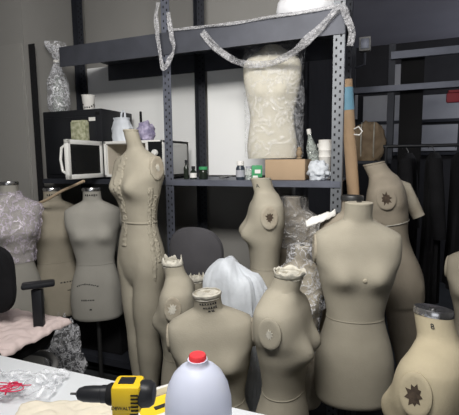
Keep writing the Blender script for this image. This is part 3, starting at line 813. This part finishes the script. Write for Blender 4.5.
# ================================================================== WHITE SACK
q = P(237, 285, 1.93); zt = P(237, 257, 1.93).z
def sk(u, v):
    a = 2 * PI * u
    k = .62 + .38 * min(1, v * 1.9)
    if v > .84: k *= max(.0004, 1 - ((v - .84) / .16) ** 3) ** (1 / 2.2)
    wv = 1 + .16 * nz((math.cos(a) * 2, math.sin(a) * 2, v * 3)) + .06 * nz((math.cos(a) * 6 + v * 3, math.sin(a) * 6, v * 6)) + 0.03 * math.sin(a * 30 + v * 16 + 3 * nz((a, v * 4, 2)))
    x, y = .158 * k * wv * math.cos(a), .088 * k * wv * math.sin(a)
    return Vector((x, y, zt * v + (.045 * nz((x * 12, y * 12, v * 6 + 3)) - .55 * max(0, x + .03)) * v ** 3))
mb = MB(); mb.loft([[sk(k / 90, j / 70) for k in range(90)] for j in range(71)], True, True)
tag(mb.build('plastic_sack', 'blue_white_bag', None, (q.x - .02, q.y + .02, 0), smooth=60), 'bulging bluish white plastic sack standing between the centre forms', 'sack')
# white scrap over the shoulder of the collared form
def fl(u, v):
    w_ = .012 + .05 * math.sin(PI * min(1, .12 + u * .8))
    return Vector(((u - .5) * .15, (v - .5) * w_ + .02 * u, .05 * (u - .5) + .012 * nz((u * 5, v * 3, 1)) - .10 * (v - .5) ** 2 + .004 * nz((u * 14, v * 9, 1))))
q = P(321, 216, 1.98)
mb = MB(); mb.grid(fl, 30, 12)
tag(mb.build('cloth_scrap', 'paper_white', None, q, thick=.004, smooth=60, rz=YAW), 'white leaf shaped cloth scrap over a shoulder left of the metal collar', 'cloth scrap')
# ================================================================== CHAIRS
# round-backed grey chair under the shelf
cp = P(188, 247, 2.36)
ch = empty('office_chair', (cp.x + .03, cp.y + .30, 0), math.radians(6), 'dark grey office chair with round back under the shelf', 'chair')
zc = cp.z - .05
mb = MB(); R = []
for q_, o_ in ((.02, -.03), (.7, -.028), (.95, -.018), (1.0, 0), (.95, .018), (.7, .028), (.02, .03)):
    R.append([Vector((-.035 + .175 * q_ * math.copysign(abs(math.cos(2 * PI * k / 40)) ** .85, math.cos(2 * PI * k / 40)), -.26 + o_ + .25 * (.175 * q_ * math.cos(2 * PI * k / 40)) ** 2 * 4, zc + .165 * q_ * math.copysign(abs(math.sin(2 * PI * k / 40)) ** .85, math.sin(2 * PI * k / 40)))) for k in range(40)])
mb.loft(R); mb.build('backrest', 'chair_cloth', ch)
mb = MB(); mb.lathe([(.19, .50), (.22, .52), (.22, .56), (.19, .58), (.05, .585)], n=36); mb.build('seat', 'chair_cloth', ch)
mb = MB(); mb.tube([(0, -.245, zc), (0, -.25, .7), (0, -.22, .5), (0, -.05, .485)], .014, 10); mb.build('back_bar', 'black_plastic', ch)
mb = MB(); mb.lathe([(.025, .10), (.025, .5)], n=16); mb.build('gas_column', 'dark_metal', ch)
for k in range(5):
    a = 2 * PI * k / 5 + .3
    mb = MB(); mb.tube([(0, 0, .10), (.12 * math.cos(a), .12 * math.sin(a), .09), (.22 * math.cos(a), .22 * math.sin(a), .06)], [.022, .018, .014], 8); lg = mb.build('leg', 'black_plastic', ch)
    mb = MB(); mb.lathe([(.025, -.011), (.025, .011)], (.22 * math.cos(a), .22 * math.sin(a), .025), 14, M=Matrix.Rotation(PI / 2, 3, 'Y')); mb.build('caster', 'black_plastic', lg)
# black drafting chair at the left
cp = P(5, 325, 1.93)
SZ = P(20, 334, 1.93).z
dc = empty('drafting_chair', (cp.x, cp.y, 0), 0, 'black office chair with armrests at the left behind the table', 'chair')
dco = dc.location.copy()
mb = MB(); R = []
for q_, z_ in ((.3, SZ - .07), (.95, SZ - .065), (1.03, SZ - .03), (1.0, SZ - .008), (.9, SZ), (.3, SZ + .004)):
    R.append([Vector((.19 * q_ * math.copysign(abs(math.cos(2 * PI * k / 40)) ** .7, math.cos(2 * PI * k / 40)), .19 * q_ * math.copysign(abs(math.sin(2 * PI * k / 40)) ** .7, math.sin(2 * PI * k / 40)), z_)) for k in range(40)])
mb.loft(R); mb.build('seat', 'black_cloth', dc)
bt = P(-4, 241, 1.9); bb = P(2, 318, 1.9)
e1 = P(13, 275, 1.9)
bm_ = Vector(((bt + bb) / 2)) - dco
hwid = (e1 - (bt + bb) / 2).length
mb = MB(); R = []
dirx = Vector((math.cos(YAW), math.sin(YAW), 0)); diry = Vector((-math.sin(YAW), math.cos(YAW), 0))
for q_, o_ in ((.03, -.03), (.75, -.03), (.96, -.018), (1.0, 0), (.96, .018), (.75, .03), (.03, .03)):
    r = []
    for k in range(44):
        c_, s_ = math.cos(2 * PI * k / 44), math.sin(2 * PI * k / 44)
        r.append(bm_ + dirx * (.20 * q_ * math.copysign(abs(c_) ** .55, c_) - .12) + diry * (o_) + Vector((0, 0, .175 * q_ * math.copysign(abs(s_) ** .55, s_))))
    R.append(r)
mb.loft(R); mb.build('backrest', 'black_cloth', dc)
mb = MB(); mb.tube([bm_ + dirx * -.12 + diry * .03 + Vector((0, 0, -.05)), bm_ + dirx * -.12 + diry * .04 + Vector((0, 0, -.25)), Vector((-.05, .1, SZ - .08)), Vector((0, 0, SZ - .08))], .016, 10); mb.build('back_bar', 'black_plastic', dc)
# armrest
a0, a1 = P(21, 285, 1.90) - dco, P(55, 284, 1.96) - dco
mb = MB(); ctr = (a0 + a1) / 2; ln = (a1 - a0)
ang_ = math.atan2(ln.y, ln.x)
mb.box(ctr, (ln.length, .065, .026), M=Matrix.Rotation(ang_, 3, 'Z'), bev=.010); ap = mb.build('armrest', 'black_plastic', dc)
mb = MB(); b0 = P(37, 289, 1.93) - dco; b1 = Vector((b0.x, b0.y, SZ - .05))
mb.box((b0 + b1) / 2, (.05, .03, b0.z - b1.z), M=Matrix.Rotation(YAW, 3, 'Z'), bev=.006)
mb.box(Vector((b1.x * .6, b1.y * .6, SZ - .075)), (.2, .04, .02), M=Matrix.Rotation(math.atan2(b1.y, b1.x), 3, 'Z')); mb.build('armrest_post', 'black_plastic', dc)
mb = MB(); mb.lathe([(.026, .1), (.026, SZ - .06)], n=16); mb.build('gas_column', 'dark_metal', dc)
mb = MB(); mb.tube([(.21 * math.cos(2 * PI * k / 40), .21 * math.sin(2 * PI * k / 40), SZ - .20) for k in range(41)], .016, 10)
mb.tube([(-.21, 0, SZ - .20), (.21, 0, SZ - .20)], .009, 8); mb.build('foot_ring', 'chair_grey', dc)
for k in range(5):
    a = 2 * PI * k / 5 + .6
    mb = MB(); mb.tube([(0, 0, .11), (.14 * math.cos(a), .14 * math.sin(a), .10), (.25 * math.cos(a), .25 * math.sin(a), .065)], [.024, .02, .015], 8); lg = mb.build('leg', 'black_plastic', dc)
    mb = MB(); mb.lathe([(.027, -.011), (.027, .011)], (.25 * math.cos(a), .25 * math.sin(a), .027), 14, M=Matrix.Rotation(PI / 2, 3, 'Y')); mb.build('caster', 'black_plastic', lg)
# pink cloth over its seat
def pk(u, v):
    x, y = (u - .5) * .45, (v - .5) * .40
    r_ = max(abs(x) / .19, abs(y) / .19)
    drop = -max(0, r_ - 1.10) * .22
    return Vector((x * (1 + .05 * nz((v * 6, 1, 0))), y * (1 + .05 * nz((u * 6, 2, 0))), .012 + drop + .030 * abs(nz((u * 4, v * 5, 3))) + .012 * abs(nz((u * 9, v * 9, 7)))))
mb = MB(); mb.grid(pk, 50, 44)
tag(mb.build('pink_cloth', 'pink_cloth', None, (cp.x, cp.y, SZ + .012), thick=.003, smooth=60), 'pale pink cloth draped over the black chair seat', 'cloth')

# ================================================================== FLOOR THINGS
q = PZ(66, 345, .0)
blob('plastic_bundle', Vector((P(62, 318, 2.42).x, P(62, 318, 2.42).y, 0)), (.12, .09, .33), 'film', 21, .5, 4, 'crumpled clear plastic bundle on the floor below the beige form', 'bundle')
q = PZ(100, 352, .0)
blob('dark_bag', Vector((P(108, 352, 2.42).x, P(108, 352, 2.42).y, 0)), (.10, .10, .11), 'dark_floral', 31, .3, 3, 'dark patterned bag slumped on the floor beside the legged mannequin', 'bag')
q = P(98, 325, 2.95)
kb = empty('storage_crate', (q.x, 2.44, .164), 0, 'black crate on the bottom shelf behind the white form', 'crate')
mb = MB()
for s_ in (-1, 1):
    mb.box((s_ * .20, 0, .15), (.015, .32, .30)); mb.box((0, s_ * .155, .15), (.4, .015, .30))
mb.box((0, 0, .008), (.4, .32, .016)); mb.build('crate_walls', 'black_matte', kb)
mb = MB()
for s_ in (-1, 1):
    mb.box((s_ * .205, 0, .295), (.02, .34, .02)); mb.box((0, s_ * .16, .295), (.42, .02, .02))
mb.build('rim', 'black_plastic', kb)
# stick across the shoulders
a, b = P(32, 206, 2.62), P(84, 181, 2.46)
mb = MB(); mb.tube([a, a.lerp(b, .3) + Vector((0, 0, -.006)), a.lerp(b, .6) + Vector((0, 0, .004)), b], .009, 8)
tag(mb.build('wooden_stick', 'stick', None), 'thin wooden stick slanting over the two forms under the microwave', 'stick')

# ================================================================== CARDBOARD TUBE
ta, tb = P(346, 80, 2.28), P(354, 205, 2.36)
dv = (tb - ta).normalized(); tf = ta + dv * ((ta.z - .002) / -dv.z)
tr_ = empty('cardboard_tube', tf, 0, 'long brown cardboard tube with blue tape behind the metal-collared form', 'tube')
ax = ta - tf
rt = 6.2 / F * 2.25
mb = MB(); mb.tube([Vector((0, 0, .02)), ax * .5, ax * .92, ax], rt, 24); mb.build('tube_wall', 'tube_card', tr_)
mb = MB(); mb.tube([ax * .915, ax * .978], rt * 1.04, 24, cap=False); mb.build('blue_tape', 'blue_tape', tr_)
mb = MB(); k0 = ax * .86; mb.tube([k0 + Vector((.03, -.04, 0)), k0 + Vector((.055, -.05, .012)), k0 + Vector((.075, -.05, -.015)), k0 + Vector((.06, -.05, -.035)), k0 + Vector((.03, -.045, -.03))], .004, 8); mb.build('string', 'paper_white', tr_)

# ================================================================== RIGHT BACKGROUND
# black rack behind with bundle
YB = 3.55
br = empty('storage_rack', (PY(405, 150, YB).x, YB, 0), 0, 'dark steel rack with high rails behind the forms at the right', 'rack')
bro = br.location.copy()
def rackbox(px0, px1, py0, py1, dy, thick, m, name):
    a, b = PY(px0, py1, YB), PY(px1, py0, YB)
    mb = MB(); mb.box(Vector(((a.x + b.x) / 2, YB + dy, (a.z + b.z) / 2)) - bro, (b.x - a.x, thick, b.z - a.z)); return mb.build(name, m, br)
zr1, zr2 = PY(425, 54, YB).z, PY(425, 87, YB).z
x0, x1 = PY(352, 90, YB).x, PY(459, 90, YB).x + .5
for nm, xx, w_, m in (('post', PY(391, 90, YB).x, .05, 'steel_dark'), ('post', x0 + .0, .05, 'steel_dark'), ('post', x1, .05, 'steel_dark')):
    mb = MB(); mb.box(Vector((xx, YB, zr1 / 2 + .05)) - bro, (w_, .05, zr1 + .1)); o = mb.build(nm, m, br)
mb = MB(); mb.box(Vector((PY(412, 90, YB).x, YB + .05, zr1 / 2)) - bro, (.17, .03, zr1)); mb.build('back_panel', 'black_matte', br)
xs = PY(391, 54, YB).x
mb = MB(); mb.box(Vector(((xs + x1) / 2, YB - .04, zr1)) - bro, (x1 - xs, .04, .055)); mb.build('top_rail', 'steel', br)
mb = MB(); mb.box(Vector(((x0 + x1) / 2, YB - .04, zr2)) - bro, (x1 - x0, .04, .045)); mb.build('lower_rail', 'steel', br)
zsh = PY(370, 161, YB - .15).z
mb = MB(); mb.box(Vector(((x0 + xs) / 2, YB - .02, zsh - .01)) - bro, (xs - x0 + .05, .34, .02)); mb.build('rack_shelf', 'steel_dark', br)
q = PY(370, 161, YB - .1)
pb = empty('wrapped_bundle', (q.x - .02, YB - .09, zsh + .001), 0, 'brown wrapped bundle tied with cord on the dark rack', 'bundle')
hz = PY(370, 122, YB - .1).z - zsh
blob('bundle_body', Vector((0, 0, .002)), (.135, .08, hz / 1.75), 'brown_wrap', 41, .18, 3, parent=pb)
for xx in (-.05, .045):
    mb = MB(); mb.tube([(xx, .10 * math.cos(t) , hz * .5 + hz * .485 * math.sin(t)) for t in [2 * PI * k / 30 for k in range(31)]], .005, 6); mb.build('cord', 'lining', pb)
# red cloth item on rail end
q = PY(453, 97, YB - .08)
mb = MB(); mb.box((0, 0, 0), (.14, .03, .075), bev=.012); mb.box((0, 0, .045), (.12, .05, .02), bev=.006)
tag(mb.build('red_bag', 'dull_red', None, (q.x + .03, YB - .04, q.z)), 'dull red pouch hanging from the rack rail at right edge', 'pouch')
# grey junction box on the rear post
q = PY(360, 45, 2.72)
jb = empty('junction_box', (q.x + .03, 2.722, q.z), 0, 'small grey box fixed high behind the pale right post', 'box')
mb = MB(); mb.box((0, 0, 0), (.07, .045, .085), bev=.006); mb.build('housing', 'chair_grey', jb)
mb = MB(); mb.box((0, -.024, 0), (.05, .006, .06), bev=.002); mb.build('cover', 'steel', jb)
mb = MB(); mb.tube([(-.0, .0, -.05), (-.0, .0, -.12), (-.05, -.02, -.14)], .008, 8); mb.build('conduit', 'steel_dark', jb)
# clothes rail with black coats
YCo = 3.2
cxl, cxr = PY(393, 160, YCo).x, PY(459, 160, YCo).x
zrail = PY(410, 146, YCo).z
gr = empty('clothes_rail', ((cxl + cxr) / 2 + .2, YCo, 0), 0, 'black clothes rail carrying dark coats at the right', 'clothes rail')
wr_ = cxr - cxl + .5
mb = MB(); mb.tube([(-wr_ / 2 - .02, 0, zrail), (wr_ / 2, 0, zrail)], .013, 12); mb.build('rail', 'black_plastic', gr)
for s_ in (-1, 1):
    mb = MB(); mb.tube([(s_ * wr_ / 2, 0, .03), (s_ * wr_ / 2, 0, zrail)], .014, 12); mb.build('post', 'black_plastic', gr)
    mb = MB(); mb.tube([(s_ * wr_ / 2, -.22, .02), (s_ * wr_ / 2, .22, .02)], .015, 10); mb.build('foot', 'black_plastic', gr)
def coat(loc, rz, seed, lng, label):
    r = empty('coat', (loc[0], loc[1], zrail - .02 - lng), rz, label, 'coat', 'black coats on the rail')
    top = lng - .03
    R = []
    for j in range(41):
        v = j / 40; z = top - (top) * v; row = []
        sh = min(1, (v / .07) ** .7 + .12)
        hw = (.04 + .165 * sh) * (1 + .08 * v); dp = (.022 + .032 * sh) * (1 + .2 * v)
        for k in range(48):
            a = 2 * PI * k / 48
            f_ = 1 + .16 * v * math.sin(a * 9 + seed + 2 * v) + .12 * nz((math.cos(a) * 3 + seed, math.sin(a) * 3, v * 4))
            row.append(Vector((hw * f_ * math.cos(a), dp * f_ * math.sin(a), z)))
        R.append(row)
    mb = MB(); mb.loft(R); mb.build('coat_body', 'black_cloth', r)
    for s_ in (-1, 1):
        mb = MB(); mb.tube([(s_ * .165, 0, top - .05), (s_ * .205, -.01, top - .18), (s_ * .22, -.03, top - .40), (s_ * .225, -.05, top - .58)], [.04, .046, .044, .04], 14); mb.build('sleeve', 'black_cloth', r)
    mb = MB(); mb.tube([(0, 0, top - .01), (0, 0, lng - .02), (.0, .016, lng + .012), (0, .03, lng + .02), (0, .04, lng)], .003, 6); mb.build('hanger', 'dark_metal', r)
labs = ['black coat nearest the tan legged mannequin on the rail', 'second black coat from the tan mannequin, hanging slightly longer', 'black coat in the middle of the rail, third from the mannequin', 'black coat at the right picture edge behind the cut-off form', 'short black jacket last on the rail beyond the picture edge']
for k in range(4):
    coat((cxl + .10 + k * .17, YCo - .0 - .012 * (k % 2)), math.radians(82 + 4 * (k % 3)), k * 3.1, (1.02, 1.10, .98, 1.06)[k], labs[k])

# ================================================================== TABLE AND THINGS ON IT
ZTB = .85
YE = 1.0
tb_ = empty('work_table', (-.45, .55, 0), 0, 'white topped work table in the foreground', 'table')
mb = MB(); mb.box((0, 0, ZTB - .015), (1.7, .90, .03), bev=.004); mb.build('tabletop', 'table_white', tb_)
for sx_ in (-1, 1):
    for sy_ in (-1, 1):
        mb = MB(); mb.box((sx_ * .80, sy_ * .40, (ZTB - .03) / 2), (.045, .045, ZTB - .03)); mb.build('leg', 'steel', tb_)
mb = MB(); mb.box((0, .40, ZTB - .06), (1.56, .02, .05)); mb.box((0, -.40, ZTB - .06), (1.56, .02, .05)); mb.build('apron', 'steel', tb_)
# jug
q = P(198, 380, .93)
jg = empty('water_jug', (q.x, q.y, ZTB), 0, 'translucent white gallon jug with a red cap at bottom centre', 'jug')
H = P(195, 352.5, .93).z - ZTB
rj = 33.5 / F * .93
mb = MB(); mb.lathe([(rj * .86, 0), (rj * .97, .008), (rj, .03), (rj, H - .125), (rj * .985, H - .105), (rj * .90, H - .075), (rj * .74, H - .05), (rj * .56, H - .035), (rj * .40, H - .027), (rj * .30, H - .024), (rj * .30, H - .012)], n=56)
mb.build('jug_body', 'jug', jg, smooth=70)
mb = MB(); R = []
for r_, z_ in ((.0195, H - .024), (.0195, H - .004), (.0175, H - .0005), (.01, H)):
    R.append([Vector((r_ * (1 + (.03 if k % 2 else 0)) * math.cos(2 * PI * k / 48), r_ * (1 + (.03 if k % 2 else 0)) * math.sin(2 * PI * k / 48), z_)) for k in range(48)])
mb.loft(R); mb.build('cap', 'red_cap', jg)
mb = MB(); mb.lathe([(.021, H - .030), (.0215, H - .028), (.0215, H - .025), (.02, H - .024)], n=36); mb.build('neck_ring', 'red_cap', jg)
# drill: stands on its battery, chuck to the left
q = P(112, 394, .90); hd = (q.z - ZTB) / .8
dr_ = empty('power_drill', (q.x, q.y, ZTB), YAW - .03, 'yellow and black cordless drill standing on the table left of the jug', 'drill')
dr_.scale = (.8, .8, .8)
RY = Matrix.Rotation(PI / 2, 3, 'Y')
def along(prof, m, name, zc=hd, n=28, parent=dr_, fac=None):
    mb = MB(); mb.lathe([(r, x) for r, x in prof], (0, 0, zc), n, M=RY); return mb.build(name, m, parent, smooth=35)
along([(.003, -.118), (.0035, -.095)], 'dark_metal', 'drill_bit')
along([(.008, -.100), (.016, -.094), (.021, -.078), (.022, -.060), (.0225, -.058), (.0225, -.03), (.024, -.028), (.024, -.005)], 'black_plastic', 'chuck', n=20)
along([(.026, -.012), (.030, -.004), (.030, .010)], 'black_matte', 'torque_collar', n=24)
mb = MB(); mb.box((.047, 0, hd), (.082, .072, .080), bev=.012); mb.box((.03, 0, hd - .03), (.05, .06, .05), bev=.01); hs = mb.build('housing', 'drill_yellow', dr_)
mb = MB(); mb.box((.045, .0, hd + .0395), (.044, .034, .006), bev=.002); mb.build('selector', 'black_plastic', hs)
mb = MB()
for k in range(5): mb.box((.073, -.0365, hd - .026 + k * .011), (.020, .003, .004))
mb.build('vents', 'black_matte', hs)
along([(.036, .082), (.037, .088), (.036, .108), (.028, .120), (.01, .124)], 'black_plastic', 'motor_end', zc=hd + .002)
mb = MB(); mb.box((.050, 0, (hd + .02) / 2), (.040, .038, hd - .06), bev=.010); mb.build('grip', 'black_plastic', dr_)
mb = MB(); mb.box((.045, 0, .024), (.105, .066, .048), bev=.008); mb.build('battery', 'black_plastic', dr_)
to = bpy.data.objects.new('lettering', text_mesh('DEWALT', .0135)); C.objects.link(to); to.parent = hs
to.matrix_local = Matrix.Translation((.036, -.0368, hd - .024)) @ Matrix.Rotation(PI / 2, 4, 'X')
# yellow tray with white rims
q0 = PZ(165, 406, ZTB + .03)
tr2 = empty('yellow_tray', (q0.x, q0.y, ZTB), YAW + .55, 'white rimmed yellow tray between the drill and the jug', 'tray')
mb = MB()
mb.box((0, -.0, .012), (.17, .12, .024)); mb.box((0, .06, .026), (.18, .012, .052), bev=.003); mb.box((0, -.06, .026), (.18, .012, .052), bev=.003)
mb.box((-.085, 0, .026), (.012, .12, .052), bev=.003); mb.box((.085, 0, .026), (.012, .12, .052), bev=.003); mb.build('tray', 'white_plastic', tr2)
mb = MB(); mb.box((0, 0, .028), (.15, .10, .008)); mb.build('insert', 'yellow_panel', tr2)
mb = MB(); mb.box((.02, 0.0, .0325), (.10, .014, .003)); mb.build('printed_stripe', 'ink', tr2)
# plastic film, thread and muslin on the table
q = PZ(14, 388, ZTB)
def ft(u, v): return Vector(((u - .5) * .30 * (1 + .2 * nz((v * 4, 0, 1))), (v - .5) * .16 * (1 + .25 * nz((u * 4, 0, 5))), .006 + .030 * abs(nz((u * 5, v * 4, 2))) + .014 * abs(nz((u * 12, v * 9, 6)))))
mb = MB(); mb.grid(ft, 50, 34); tag(mb.build('plastic_sheet', 'film_table', None, (q.x, q.y, ZTB), smooth=30, thick=.0008, rz=YAW), 'crumpled clear plastic sheet on the left of the white table', 'plastic sheet')
q = PZ(8, 399, ZTB)
mb = MB(); pts = []
for k in range(160):
    t = k / 159; pts.append((.05 * math.sin(t * 47) * (.5 + .5 * math.sin(t * 9)) + .02 * math.sin(t * 5), .028 * math.cos(t * 37), .034 + .008 * abs(math.sin(t * 29))))
mb.tube(pts, .0016, 5); tag(mb.build('red_thread', 'red_thread', None, (q.x, q.y, ZTB)), 'tangle of red thread lying over the plastic sheet', 'thread')
q = PZ(76, 413, ZTB)
def mu(u, v): return Vector(((u - .5) * .30, (v - .5) * .16 * (1 + .12 * nz((u * 5, 0, 5))), .004 + .020 * abs(nz((u * 4, v * 4, 12))) + .006 * abs(nz((u * 11, v * 9, 6)))))
mb = MB(); mb.grid(mu, 40, 30); tag(mb.build('muslin_cloth', 'muslin', None, (q.x, q.y - .03, ZTB), smooth=60, thick=.002, rz=YAW + .1), 'cream cloth spread on the table below the drill chuck', 'cloth')
# ================================================================== LIGHT
def area(name, loc, size, size_y, power, col, rot=(0, 0, 0)):
    l = bpy.data.lights.new(name, 'AREA'); l.shape = 'RECTANGLE'; l.size = size; l.size_y = size_y; l.energy = power; l.color = col
    o = bpy.data.objects.new(name, l); C.objects.link(o); o.location = loc; o.rotation_euler = rot; return o
area('hanging_tube_light', (-.5, .5, 2.55), 1.2, .25, 49, (1, .97, .92), (math.radians(66), 0, 0))
area('ceiling_tube_light', (-.3, .3, 2.88), 1.3, .3, 22, (1, .97, .93))
area('front_fill_light', (.3, -2.4, 1.6), 2.2, 1.4, 12, (.92, .95, 1), (PI / 2, 0, 0))  # added soft fill behind the camera, wall_front has no window
l = bpy.data.lights.new('far_fill_light', 'POINT'); l.energy = 52; l.color = (.9, .93, 1); l.shadow_soft_size = .12  # added fill out of view, brightens the far ceiling and panes
o = bpy.data.objects.new('far_fill_light', l); C.objects.link(o); o.location = (2.3, 4.7, 2.2)
w = bpy.data.worlds.new('world'); scene.world = w; w.use_nodes = True
w.node_tree.nodes['Background'].inputs[0].default_value = (.5, .52, .6, 1); w.node_tree.nodes['Background'].inputs[1].default_value = .15
scene.view_settings.view_transform = 'Standard'; scene.view_settings.look = 'None'; scene.view_settings.gamma = 1
scene.view_settings.use_curve_mapping = False
scene.view_settings.exposure = 0.0
